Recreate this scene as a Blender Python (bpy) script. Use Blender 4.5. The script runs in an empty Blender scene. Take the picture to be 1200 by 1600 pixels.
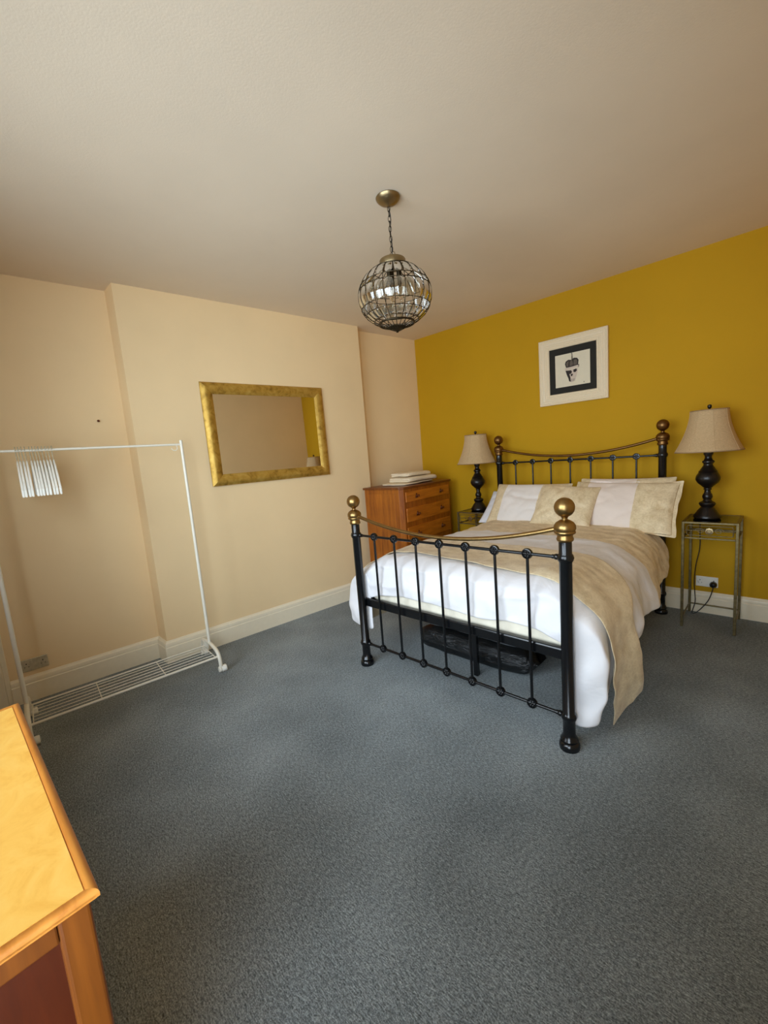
import bpy, math, random
from mathutils import Vector, Matrix, noise
random.seed(7)
PI = math.pi
scn = bpy.context.scene
COL = scn.collection

# ------------------------------------------------------------------ camera
YAW, PITCH, ROLL = math.radians(44.34), math.radians(-7.613), math.radians(-4.578)
fw = Vector((-math.sin(YAW) * math.cos(PITCH), math.cos(YAW) * math.cos(PITCH), math.sin(PITCH)))
rt0 = Vector((math.cos(YAW), math.sin(YAW), 0))
up0 = rt0.cross(fw)
rt = rt0 * math.cos(ROLL) + up0 * math.sin(ROLL)
up = -rt0 * math.sin(ROLL) + up0 * math.cos(ROLL)
cd = bpy.data.cameras.new('camera')
cd.sensor_fit = 'AUTO'
cd.sensor_width = 36.0
cd.lens = 651.372 / 1600 * 36.0
cd.clip_start = 0.02
cam = bpy.data.objects.new('camera', cd)
COL.objects.link(cam)
m = Matrix((rt, up, -fw)).transposed().to_4x4()
m.translation = Vector((3.228, -4.197, 1.5))
cam.matrix_world = m
scn.camera = cam

# ------------------------------------------------------------------ world, exposure
w = bpy.data.worlds.new('overcast_sky')
scn.world = w
w.use_nodes = True
bg = w.node_tree.nodes['Background']
bg.inputs[0].default_value = (0.80, 0.90, 1.04, 1)
# overcast sky: somewhat brighter towards the zenith than at the horizon
wn = w.node_tree
_c = wn.nodes.new('ShaderNodeTexCoord'); _s = wn.nodes.new('ShaderNodeSeparateXYZ')
_m = wn.nodes.new('ShaderNodeMath'); _m.operation = 'MAXIMUM'; _m.inputs[1].default_value = 0.0
_a = wn.nodes.new('ShaderNodeMath'); _a.operation = 'MULTIPLY_ADD'
_a.inputs[1].default_value = 5.5; _a.inputs[2].default_value = 7.9
wn.links.new(_c.outputs['Generated'], _s.inputs[0]); wn.links.new(_s.outputs[2], _m.inputs[0])
wn.links.new(_m.outputs[0], _a.inputs[0]); wn.links.new(_a.outputs[0], bg.inputs[1])
scn.view_settings.view_transform = 'Standard'
scn.view_settings.look = 'None'
scn.view_settings.gamma = 1.0
scn.view_settings.use_curve_mapping = False
scn.view_settings.exposure = 0.42
scn.cycles.use_denoising = True
scn.cycles.max_bounces = 12
scn.cycles.diffuse_bounces = 8
scn.cycles.transparent_max_bounces = 24
scn.cycles.transmission_bounces = 10
scn.cycles.caustics_reflective = False
scn.cycles.caustics_refractive = False
scn.cycles.sample_clamp_indirect = 6.0

H = 2.874          # ceiling
PH = 0.09          # the chimney wall runs slightly out of square
YFW = -4.95        # front wall with the window
WX0, WX1, WZ0, WZ1 = 0.60, 2.46, 0.74, 2.68
BX, BY = 2.55, -4.22       # canted side of the bay runs from (BX, YFW) to (RX, BY)

# ------------------------------------------------------------------ materials
def lin(r, g, b):
    f = lambda c: c / 12.92 if c <= 0.04045 else ((c + 0.055) / 1.055) ** 2.4
    return (f(r / 255), f(g / 255), f(b / 255), 1)

class NT:
    def __init__(s, name):
        s.m = bpy.data.materials.new(name); s.m.use_nodes = True
        s.t = s.m.node_tree; s.b = s.t.nodes['Principled BSDF']
    def n(s, kind, **kw):
        x = s.t.nodes.new(kind)
        for k, v in kw.items():
            if k in x.inputs.keys() if not hasattr(x, k) else False: x.inputs[k].default_value = v
            else: setattr(x, k, v)
        return x
    def l(s, a, b): s.t.links.new(a, b)
    def coord(s, scale=(1, 1, 1), kind='Object', rot=(0, 0, 0)):
        c = s.n('ShaderNodeTexCoord'); mp = s.n('ShaderNodeMapping')
        mp.inputs['Scale'].default_value = scale; mp.inputs['Rotation'].default_value = rot
        s.l(c.outputs[kind], mp.inputs[0]); return mp.outputs[0]
    def noise(s, vec, scale, detail=4, rough=0.55, dist=0):
        x = s.n('ShaderNodeTexNoise'); x.inputs['Scale'].default_value = scale
        x.inputs['Detail'].default_value = detail; x.inputs['Roughness'].default_value = rough
        x.inputs['Distortion'].default_value = dist
        if vec: s.l(vec, x.inputs['Vector'])
        return x.outputs['Fac']
    def ramp(s, fac, stops):
        x = s.n('ShaderNodeValToRGB'); e = x.color_ramp.elements
        while len(e) < len(stops): e.new(0.5)
        for i, (p, c) in enumerate(stops): e[i].position = p; e[i].color = c
        s.l(fac, x.inputs[0]); return x.outputs[0]
    def mix(s, fac, a, b):
        x = s.n('ShaderNodeMix'); x.data_type = 'RGBA'
        for i, v in ((0, fac), (6, a), (7, b)):
            if hasattr(v, 'is_output'): s.l(v, x.inputs[i])
            else: x.inputs[i].default_value = v
        return x.outputs[2]
    def math(s, op, a, b=0.0):
        x = s.n('ShaderNodeMath'); x.operation = op
        for i, v in ((0, a), (1, b)):
            if hasattr(v, 'is_output'): s.l(v, x.inputs[i])
            else: x.inputs[i].default_value = v
        return x.outputs[0]
    def bump(s, h, strength, dist=0.002):
        x = s.n('ShaderNodeBump'); x.inputs['Strength'].default_value = strength
        x.inputs['Distance'].default_value = dist
        s.l(h, x.inputs['Height']); s.l(x.outputs[0], s.b.inputs['Normal'])
    def set(s, **kw):
        for k, v in kw.items():
            i = s.b.inputs[k.replace('_', ' ')]
            if hasattr(v, 'is_output'): s.l(v, i)
            else: i.default_value = v
        return s

def plain(name, c, rough=0.5, metal=0.0, var=0.06, scale=30, bump=0.0, bdist=0.001, **kw):
    t = NT(name); v = t.coord()
    f = t.noise(v, scale)
    k = lambda q: (c[0] * q, c[1] * q, c[2] * q, 1)
    t.set(Base_Color=t.ramp(f, [(0.3, k(1 - var)), (0.7, k(1 + var))]), Roughness=rough, Metallic=metal)
    for a, b in kw.items(): t.set(**{a: b})
    if bump: t.bump(t.noise(v, scale * 8, 2), bump, bdist)
    return t.m

def wall_paint(name, c, var=0.03):
    t = NT(name); v = t.coord()
    k = lambda q: (c[0] * q, c[1] * q, c[2] * q, 1)
    t.set(Base_Color=t.ramp(t.noise(v, 1.7, 5), [(0.3, k(1 - var)), (0.7, k(1 + var))]), Roughness=0.75)
    t.b.inputs['Specular IOR Level'].default_value = 0.25
    t.bump(t.noise(v, 140, 3), 0.25, 0.0015)
    return t.m

def wood(name, dark, light, axis='z', scale=1.0, rough=0.38):
    t = NT(name)
    sc = {'x': (1.2, 14, 14), 'y': (14, 1.2, 14), 'z': (14, 14, 1.2)}[axis]
    v = t.coord(tuple(a * scale for a in sc))
    f = t.noise(v, 2.2, 8, 0.6, 0.6)
    g = t.noise(t.coord((1, 1, 1)), 4, 3)
    f2 = t.math('ADD', t.math('MULTIPLY', f, 0.7), t.math('MULTIPLY', g, 0.3))
    t.set(Base_Color=t.ramp(f2, [(0.34, dark), (0.66, light)]), Roughness=rough)
    t.bump(f, 0.08, 0.001)
    return t.m

M = {}
M['cream'] = wall_paint('cream_wall_paint', lin(240, 213, 167))
M['yellow'] = wall_paint('mustard_wall_paint', lin(192, 147, 16))
M['ceiling'] = wall_paint('ceiling_paint', lin(226, 210, 187))
M['gloss'] = plain('white_gloss_paint', lin(240, 229, 203), 0.35, var=0.02)
M['upvc'] = plain('white_window_frame', lin(235, 235, 232), 0.4, var=0.02)

t = NT('dark_grey_carpet'); v = t.coord()
tuft = t.noise(v, 210, 3, 0.75)
clump = t.noise(v, 80, 4, 0.7)
brush = t.noise(v, 1.6, 4, 0.55, 0.0)
streak = t.noise(t.coord((60, 240, 60), rot=(0, 0, 0.78)), 1.0, 3, 0.7)
f = t.math('ADD', t.math('ADD', t.math('MULTIPLY', tuft, 0.40), t.math('MULTIPLY', clump, 0.16)), t.math('ADD', t.math('MULTIPLY', brush, 0.15), t.math('MULTIPLY', streak, 0.34)))
t.set(Base_Color=t.ramp(f, [(0.41, lin(54, 60, 62)), (0.51, lin(118, 126, 128)), (0.64, lin(190, 200, 203))]), Roughness=0.95)
t.b.inputs['Specular IOR Level'].default_value = 0.1
t.b.inputs['Sheen Weight'].default_value = 0.15
t.bump(t.math('ADD', tuft, streak), 0.9, 0.006)
M['carpet'] = t.m

M['black'] = plain('black_enamel', lin(13, 14, 16), 0.22, var=0.1)
M['blacklamp'] = plain('dark_bronze_resin', lin(20, 15, 13), 0.33, var=0.25, scale=60)
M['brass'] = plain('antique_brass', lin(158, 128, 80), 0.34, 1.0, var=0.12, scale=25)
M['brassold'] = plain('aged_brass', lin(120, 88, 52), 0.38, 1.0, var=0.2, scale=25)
M['bronze'] = plain('antique_bronze_wire', lin(58, 48, 32), 0.4, 0.85, var=0.15)
M['satinbrass'] = plain('satin_antique_brass', lin(150, 132, 98), 0.36, 1.0, var=0.08)
M['whitemetal'] = plain('white_powder_coat', lin(233, 228, 212), 0.4, var=0.02)
M['whiteplastic'] = plain('white_plastic', lin(238, 236, 226), 0.4, var=0.02)
M['greyhook'] = plain('grey_steel', lin(176, 166, 138), 0.45, 0.2, var=0.1)
M['greyplastic'] = plain('grey_plastic', lin(170, 165, 150), 0.5)
M['brushed'] = plain('brushed_steel', lin(196, 184, 156), 0.42, 0.3, var=0.15, scale=50)
M['dark'] = plain('dark_slot', lin(18, 17, 15), 0.6)
M['mattress'] = plain('cream_mattress_ticking', lin(236, 228, 208), 0.9, var=0.04, bump=0.3)
M['agedgold'] = plain('aged_gilt_metal', lin(122, 108, 74), 0.42, 0.8, var=0.3, scale=40)
M['towel'] = plain('cream_towelling', lin(236, 220, 190), 0.95, var=0.05, scale=60, bump=0.8, bdist=0.003)
M['chest'] = wood('honey_oak_veneer', lin(126, 62, 6), lin(178, 102, 22), 'z')
M['chestx'] = wood('honey_oak_drawer_front', lin(160, 86, 12), lin(210, 128, 34), 'y')
M['chestdark'] = wood('dark_oak_edge', lin(92, 44, 10), lin(136, 72, 22), 'y')
M['knob'] = plain('turned_wooden_knob', lin(96, 46, 16), 0.3, var=0.2)
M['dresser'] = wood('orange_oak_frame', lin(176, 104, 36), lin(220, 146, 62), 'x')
M['dresserpost'] = wood('shaded_brown_oak_frame', lin(96, 48, 10), lin(132, 72, 18), 'z')  # brown wood, darkened further for the shade on the dresser's end
M['dresserpanel'] = wood('shaded_dark_side_panel', lin(66, 24, 6), lin(92, 36, 10), 'z')  # dark wood with the shade of the dresser's end mixed into its colour

t = NT('birdseye_veneer'); v = t.coord((1, 1, 1))
f = t.noise(v, 9, 8, 0.65, 1.5)
t.set(Base_Color=t.ramp(f, [(0.28, lin(236, 168, 66)), (0.5, lin(250, 192, 90)), (0.72, lin(254, 204, 106))]), Roughness=0.42)
M['veneer'] = t.m

t = NT('mottled_gold_leaf'); v = t.coord()
f = t.noise(v, 16, 7, 0.65, 0.8)
t.set(Base_Color=t.ramp(f, [(0.3, lin(140, 104, 36)), (0.48, lin(190, 150, 62)), (0.75, lin(214, 178, 92))]), Roughness=0.42, Metallic=0.55)
t.bump(f, 0.1, 0.001)
M['goldleaf'] = t.m
t = NT('mirror_silver'); t.set(Base_Color=t.ramp(t.noise(t.coord(), 2), [(0, (0.86, 0.87, 0.85, 1)), (1, (0.88, 0.89, 0.87, 1))]), Metallic=1.0, Roughness=0.015)
M['mirror'] = t.m

def clear(name, tint, refl=0.12):
    t = NT(name); t.t.nodes.remove(t.b)
    tr = t.n('ShaderNodeBsdfTransparent'); tr.inputs[0].default_value = tint
    g = t.n('ShaderNodeBsdfGlossy'); g.inputs['Roughness'].default_value = 0.02
    fr = t.n('ShaderNodeFresnel'); fr.inputs[0].default_value = 1.45
    mx = t.n('ShaderNodeMixShader')
    t.l(t.math('ADD', fr.outputs[0], refl * 0.2), mx.inputs[0]); t.l(tr.outputs[0], mx.inputs[1]); t.l(g.outputs[0], mx.inputs[2])
    t.l(mx.outputs[0], t.t.nodes['Material Output'].inputs[0]); return t.m
M['pane'] = clear('window_glass', (0.96, 0.98, 0.97, 1))
M['tableglass'] = clear('smoked_table_glass', (0.6, 0.58, 0.5, 1), 0.5)
M['crystal'] = clear('crystal_glass', (0.90, 0.90, 0.86, 1), 0.5)
t = NT('clear_bulb_glass'); t.set(Base_Color=(1, 0.99, 0.96, 1), Roughness=0.02, Transmission_Weight=1.0, IOR=1.12)
M['bulb'] = t.m

# fabrics
t = NT('white_cotton'); v = t.coord()
t.set(Base_Color=t.ramp(t.noise(v, 3), [(0.3, lin(222, 224, 231)), (0.7, lin(232, 233, 238))]), Roughness=0.85)
t.b.inputs['Sheen Weight'].default_value = 0.1
t.bump(t.noise(v, 7, 4, 0.5, 1.2), 0.35, 0.02)
M['cotton'] = t.m

def damask(t, v, hi=(236, 219, 184), lo=(200, 178, 138)):
    vo = t.n('ShaderNodeTexVoronoi'); vo.feature = 'SMOOTH_F1'; vo.inputs['Scale'].default_value = 16
    vo.inputs['Smoothness'].default_value = 0.7
    dv = t.noise(v, 26, 3, 0.6, 2.5)
    t.l(v, vo.inputs['Vector'])
    f = t.math('ADD', t.math('MULTIPLY', vo.outputs['Distance'], 0.45), t.math('MULTIPLY', dv, 0.8))
    return t.ramp(f, [(0.35, lin(*lo)), (0.85, lin(*hi))]), f
t = NT('champagne_damask'); v = t.coord()
c, f = damask(t, v); t.set(Base_Color=c, Roughness=0.55)
t.b.inputs['Sheen Weight'].default_value = 0.2
t.bump(f, 0.25, 0.003)
M['damask'] = t.m

def banded(name, bands, axis=0, skew=0.0, wc=((223, 221, 223), (232, 230, 231))):
    """white cotton with woven champagne bands; bands are uv ranges"""
    t = NT(name); uv = t.n('ShaderNodeTexCoord'); sp = t.n('ShaderNodeSeparateXYZ')
    t.l(uv.outputs['UV'], sp.inputs[0])
    u = t.math('ADD', sp.outputs[axis], t.math('MULTIPLY', sp.outputs[1 - axis], skew))
    mask = None
    for a, b in bands:
        k = t.math('MULTIPLY', t.math('GREATER_THAN', u, a), t.math('LESS_THAN', u, b))
        mask = k if mask is None else t.math('MAXIMUM', mask, k)
    v = t.coord(); c, f = damask(t, v)
    wht = t.ramp(t.noise(v, 3), [(0.3, lin(*wc[0])), (0.7, lin(*wc[1]))])
    t.set(Base_Color=t.mix(mask, wht, c), Roughness=0.8)
    t.b.inputs['Sheen Weight'].default_value = 0.1
    wr = t.noise(v, 6, 4, 0.5, 1.2)
    t.bump(t.math('ADD', wr, t.math('MULTIPLY', t.math('MULTIPLY', f, mask), 0.12)), 0.35, 0.02)
    return t.m
M['duvet'] = banded('white_duvet_with_champagne_band', [(-1, 0.365)], axis=1, skew=-0.05)
M['pillow_a'] = banded('pillowcase_left_bands', [(-1, 0.17), (0.66, 2)], wc=((230, 224, 219), (238, 232, 227)))
M['pillow_b'] = banded('pillowcase_right_bands', [(-1, 0.12), (0.63, 2)], wc=((230, 217, 207), (238, 225, 215)))

t = NT('natural_linen_shade'); v = t.coord()
f = t.noise(t.coord((1, 1, 6)), 90, 3)
t.set(Base_Color=t.ramp(f, [(0.3, lin(176, 148, 108)), (0.7, lin(208, 180, 138))]), Roughness=0.9)
t.b.inputs['Subsurface Weight'].default_value = 0.0
t.bump(f, 0.3, 0.001)
M['linen'] = t.m
M['linentrim'] = plain('linen_piping', lin(150, 122, 88), 0.8)
t = NT('black_polythene'); v = t.coord()
t.set(Base_Color=t.ramp(t.noise(v, 12), [(0.3, lin(10, 11, 12)), (0.7, lin(22, 24, 25))]), Roughness=0.24)
t.bump(t.noise(t.coord((1, 3, 3)), 9, 5, 0.6, 1.0), 0.6, 0.03)
M['polythene'] = t.m
M['greyfilm'] = plain('clear_grey_film', lin(120, 124, 128), 0.3, var=0.2, scale=40, bump=0.5, bdist=0.004)
M['framewhite'] = plain('ivory_reeded_frame', lin(233, 217, 186), 0.6, var=0.03, scale=80)
M['mat_black'] = plain('black_mount_card', lin(32, 30, 24), 0.85)
M['paper'] = plain('cream_print_paper', lin(222, 213, 188), 0.8, var=0.02)
M['ink'] = plain('dark_ink', lin(44, 36, 32), 0.8, var=0.3, scale=120)
M['inkgrey'] = plain('grey_brown_ink', lin(98, 88, 76), 0.8, var=0.35, scale=160)
M['inkpale'] = plain('pale_bone_ink', lin(206, 190, 172), 0.8, var=0.1, scale=120)
M['ground'] = plain('pale_paving', lin(150, 150, 145), 0.9)

# ------------------------------------------------------------------ mesh helpers
def tagd(o, label=None, cat=None, group=None, kind=None):
    if label: o['label'] = label
    if cat: o['category'] = cat
    if group: o['group'] = group
    if kind: o['kind'] = kind
    return o

def empty(name, loc=(0, 0, 0), rz=0.0):
    o = bpy.data.objects.new(name, None); COL.objects.link(o)
    o.empty_display_size = 0.1
    o.location = loc; o.rotation_euler = (0, 0, rz); return o

class MB:
    def __init__(s, o=(0, 0, 0)):
        s.v = []; s.f = []; s.uv = None; s.o = Vector(o)
    def add(s, vs, fs, mtx=None):
        k = len(s.v)
        s.v += [((mtx @ Vector(p)) if mtx else Vector(p)) for p in vs]
        s.f += [tuple(i + k for i in q) for q in fs]; return s
    def box(s, x0, x1, y0, y1, z0, z1, mtx=None):
        vs = [(x, y, z) for z in (z0, z1) for y in (y0, y1) for x in (x0, x1)]
        return s.add(vs, [(0, 2, 3, 1), (4, 5, 7, 6), (0, 1, 5, 4), (1, 3, 7, 5), (3, 2, 6, 7), (2, 0, 4, 6)], mtx)
    def prism(s, poly, z0, z1, mtx=None):
        n = len(poly)
        vs = [(x, y, z0) for x, y in poly] + [(x, y, z1) for x, y in poly]
        fs = [tuple(reversed(range(n))), tuple(range(n, 2 * n))] + [(i, (i + 1) % n, n + (i + 1) % n, n + i) for i in range(n)]
        return s.add(vs, fs, mtx)
    def lathe(s, prof, n=24, c=(0, 0, 0), mtx=None, rfun=None):
        vs = []; fs = []
        for r, z in prof:
            for i in range(n):
                a = 2 * PI * i / n; q = r * (rfun(a, z) if rfun else 1)
                vs.append((c[0] + q * math.cos(a), c[1] + q * math.sin(a), c[2] + z))
        for j in range(len(prof) - 1):
            for i in range(n):
                fs.append((j * n + i, j * n + (i + 1) % n, (j + 1) * n + (i + 1) % n, (j + 1) * n + i))
        if prof[0][0] > 1e-5: fs.append(tuple(reversed(range(n))))
        if prof[-1][0] > 1e-5: fs.append(tuple((len(prof) - 1) * n + i for i in range(n)))
        return s.add(vs, fs, mtx)
    def tube(s, pts, r, n=10, closed=False, mtx=None, cap=True):
        P = [Vector(p) for p in pts]; N = len(P)
        T = []
        for i in range(N):
            a = P[(i - 1) % N] if (closed or i > 0) else P[i]
            b = P[(i + 1) % N] if (closed or i < N - 1) else P[i]
            T.append((b - a).normalized())
        ref = Vector((0, 0, 1)) if abs(T[0].z) < 0.9 else Vector((1, 0, 0))
        u = (ref - T[0] * ref.dot(T[0])).normalized()
        vs = []; fs = []
        for i in range(N):
            if i: u = (u - T[i] * u.dot(T[i])).normalized()
            w_ = T[i].cross(u)
            rr = r[i] if isinstance(r, (list, tuple)) else r
            for k in range(n):
                a = 2 * PI * k / n
                vs.append(P[i] + (u * math.cos(a) + w_ * math.sin(a)) * rr)
        for i in range(N if closed else N - 1):
            j = (i + 1) % N
            for k in range(n):
                fs.append((i * n + k, i * n + (k + 1) % n, j * n + (k + 1) % n, j * n + k))
        if not closed and cap:
            fs.append(tuple(reversed(range(n)))); fs.append(tuple((N - 1) * n + k for k in range(n)))
        return s.add(vs, fs, mtx)
    def sphere(s, c, r, n=20, mtx=None, sq=1.0):
        k = n // 2
        prof = [(max(r * math.sin(PI * i / k), 1e-6), -r * sq * math.cos(PI * i / k)) for i in range(k + 1)]
        return s.lathe(prof, n, c, mtx)
    def build(s, name, mat, parent=None, smooth=None, bevel=0, seg=2, sub=0, solid=0, soff=-1.0):
        me = bpy.data.meshes.new(name)
        me.from_pydata([tuple(p - s.o) for p in s.v], [], s.f); me.update()
        if s.uv:
            L = me.uv_layers.new(name='UVMap')
            for lp in me.loops: L.data[lp.index].uv = s.uv[lp.vertex_index]
        me.materials.append(M[mat] if isinstance(mat, str) else mat)
        if smooth is not None:
            me.polygons.foreach_set('use_smooth', [True] * len(me.polygons))
            if smooth > 0: me.set_sharp_from_angle(angle=math.radians(smooth))
        o = bpy.data.objects.new(name, me); COL.objects.link(o)
        if parent: o.parent = parent
        if solid:
            q = o.modifiers.new('thickness', 'SOLIDIFY'); q.thickness = solid; q.offset = soff
        if bevel:
            q = o.modifiers.new('bevel', 'BEVEL'); q.width = bevel; q.segments = seg; q.limit_method = 'ANGLE'; q.angle_limit = math.radians(35)
            q.harden_normals = False
        if sub:
            q = o.modifiers.new('smooth', 'SUBSURF'); q.levels = sub; q.render_levels = sub
        return o

def arc(p, q, bulge, n=12):
    p = Vector(p); q = Vector(q)
    return [p.lerp(q, i / n) + Vector(bulge) * (4 * (i / n) * (1 - i / n)) for i in range(n + 1)]
def bez(pts, n=10):
    """Catmull-Rom through points"""
    P = [Vector(p) for p in pts]; P = [2 * P[0] - P[1]] + P + [2 * P[-1] - P[-2]]
    out = []
    for i in range(1, len(P) - 2):
        a, b, c, d = P[i - 1:i + 3]
        for k in range(n):
            t_ = k / n
            out.append(0.5 * (2 * b + (c - a) * t_ + (2 * a - 5 * b + 4 * c - d) * t_ ** 2 + (-a + 3 * b - 3 * c + d) * t_ ** 3))
    out.append(P[-2]); return out
def copy_tree(o, parent=None):
    c = o.copy(); COL.objects.link(c); c.parent = parent
    for ch in list(o.children): copy_tree(ch, c)
    return c
def nz(x, y, z=0.0, s=1.0): return noise.noise(Vector((x * s, y * s, z * s)))
def interp(x, tab):
    if x <= tab[0][0]: return tab[0][1]
    for (a, p), (b, q) in zip(tab, tab[1:]):
        if x <= b:
            k = (x - a) / (b - a); k = k * k * (3 - 2 * k); return p + (q - p) * k
    return tab[-1][1]

# ------------------------------------------------------------------ room shell
def S(o): o['kind'] = 'structure'; return o
A_R, A_L, W1, W2 = 0.12, 0.181, 0.981, 3.188     # alcove depths, chimney breast edges
def cwx(y, off=0.0): return off + PH * y
LEFT = [(cwx(0, -A_R), 0.0), (cwx(-W1, -A_R), -W1), (cwx(-W1), -W1), (cwx(-W2), -W2), (cwx(-W2, -A_L), -W2), (cwx(YFW, -A_L), YFW)]
RX = 3.47
S(MB().box(-1.2, 3.7, -5.4, 0.25, -0.08, 0.0).build('floor', 'carpet'))
S(MB().box(-1.2, 3.7, -5.4, 0.25, H, H + 0.1).build('ceiling', 'ceiling'))
S(MB().box(-1.0, RX + 0.15, 0.0, 0.15, 0, H).build('wall_back', 'yellow'))
poly = LEFT + [(-1.0, YFW), (-1.0, 0.0)]
S(MB().prism(list(reversed(poly)), 0, H).build('wall_left', 'cream'))
S(MB().box(RX, RX + 0.15, BY, 0.0, 0, H).build('wall_right', 'cream'))
def window_wall(a, b, x0w, x1w, n, lights_, WZ0=WZ0):
    """wall from a to b (room on its left) with one framed window between x0w and x1w measured from a"""
    a = Vector((a[0], a[1], 0)); b = Vector((b[0], b[1], 0)); L = (b - a).length
    u = (b - a).normalized(); nn = Vector((-u.y, u.x, 0))
    Mx = Matrix((u, nn, Vector((0, 0, 1)))).transposed().to_4x4(); Mx.translation = a
    wl = MB()
    wl.box(0, x0w, -0.25, 0, 0, H, Mx); wl.box(x1w, L, -0.25, 0, 0, H, Mx)
    wl.box(x0w, x1w, -0.25, 0, 0, WZ0, Mx); wl.box(x0w, x1w, -0.25, 0, WZ1, H, Mx)
    S(wl.build('wall_front' if n == 1 else 'wall_bay', 'cream'))
    fr = MB(); t_ = 0.055; ya, yb = -0.15, -0.09
    for x0, x1, z0, z1 in ((x0w, x0w + t_, WZ0, WZ1), (x1w - t_, x1w, WZ0, WZ1), (x0w + t_, x1w - t_, WZ0, WZ0 + t_), (x0w + t_, x1w - t_, WZ1 - t_, WZ1)):
        fr.box(x0, x1, ya, yb, z0, z1, Mx)
    mull = [x0w + (x1w - x0w) * k / lights_ for k in range(1, lights_)]
    for x in mull: fr.box(x - 0.025, x + 0.025, ya, yb, WZ0 + t_, WZ1 - t_, Mx)
    wd = S(fr.build('window_%d' % n, 'upvc'))
    xs_ = [x0w + t_] + [q for x in mull for q in (x - 0.025, x + 0.025)] + [x1w - t_]
    for k in range(lights_):
        MB().box(xs_[2 * k], xs_[2 * k + 1], -0.125, -0.115, WZ0 + t_, WZ1 - t_, Mx).build('window_pane', 'pane', wd)
    MB().box(x0w - 0.04, x1w + 0.04, -0.09, 0.05, WZ0 - 0.03, WZ0, Mx).build('window_sill', 'gloss', wd, bevel=0.005)
    d = bpy.data.lights.new('window_portal', 'AREA'); d.shape = 'RECTANGLE'
    d.size = x1w - x0w; d.size_y = WZ1 - WZ0; d.cycles.is_portal = True
    po = bpy.data.objects.new('window_portal', d); COL.objects.link(po); po['kind'] = 'helper'
    P = Matrix((u, (-nn).cross(u), -nn)).transposed().to_4x4()       # local -Z looks into the room
    P.translation = Mx @ Vector(((x0w + x1w) / 2, -0.2, (WZ0 + WZ1) / 2)); po.matrix_world = P
window_wall((-1.0, YFW), (BX, YFW), WX0 + 1.0, WX1 + 1.0, 1, 3)
bl = math.hypot(RX - BX, BY - YFW)
window_wall((BX, YFW), (RX, BY), 0.07, bl - 0.07, 2, 1, 0.35)  # unseen bay side, widened and given a low sill to brighten the carpet
# door on the cream wall beyond the clothes rail, only its moulded casing is in the picture
dr0, dr1 = -4.112, -4.90
tr = MB()
Mw = Matrix.Translation((cwx(dr0, -A_L), dr0, 0)) @ Matrix.Rotation(-math.atan(PH), 4, 'Z')      # local x out of the wall, -y away from the room corner
tr.box(-0.01, 0.014, -0.028, 0, 0, 2.12, Mw); tr.box(-0.01, 0.026, -0.085, -0.028, 0, 2.12, Mw)
tr.box(-0.01, 0.014, -0.80, 0, 2.12, 2.148, Mw); tr.box(-0.01, 0.026, -0.80, -0.028, 2.06, 2.12, Mw)
S(tr.build('trim_1', 'gloss', bevel=0.004))
dd = MB(); dd.box(-0.01, 0.008, -0.80, -0.085, 0.005, 2.06, Mw); door = S(dd.build('door_1', 'gloss'))
for ya_, yb_ in ((-0.42, -0.17), (-0.74, -0.49)):
    for za_, zb_ in ((0.2, 0.9), (1.05, 1.95)):
        MB().box(0.004, 0.014, ya_, yb_, za_, zb_, Mw).build('door_panel', 'gloss', door, bevel=0.006)

SK = [(0, 0), (0.024, 0), (0.024, 0.125), (0.020, 0.131), (0.022, 0.140), (0.017, 0.160), (0.009, 0.168), (0.006, 0.176), (0, 0.178)]
def skirting(path, name):
    """sweep SK along a floor polyline; the room lies on the right of the travel direction"""
    P = [Vector((x, y, 0)) for x, y in path]; k = len(SK); mb = MB(); vs = []
    for i, p in enumerate(P):
        d1 = (P[i] - P[i - 1]).normalized() if i else (P[1] - P[0]).normalized()
        d2 = (P[i + 1] - P[i]).normalized() if i < len(P) - 1 else d1
        n1 = Vector((d1.y, -d1.x, 0)); n2 = Vector((d2.y, -d2.x, 0))
        bis = (n1 + n2); bis = bis / max(bis.dot(n1), 1e-3)
        for a, z in SK: vs.append(p + bis * a + Vector((0, 0, z)))
    fs = []
    for i in range(len(P) - 1):
        for j in range(k - 1): fs.append((i * k + j, (i + 1) * k + j, (i + 1) * k + j + 1, i * k + j + 1))
    fs.append(tuple(range(k))); fs.append(tuple(reversed([(len(P) - 1) * k + j for j in range(k)])))
    mb.add(vs, fs); return S(mb.build(name, 'gloss', smooth=30))
skirting([(cwx(-4.112, -A_L), -4.112)] + list(reversed(LEFT[:-1])), 'baseboard_left')
skirting([(-A_R, 0), (RX, 0)], 'baseboard_back')
skirting([(RX, 0), (RX, -4.3)], 'baseboard_right')

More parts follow.
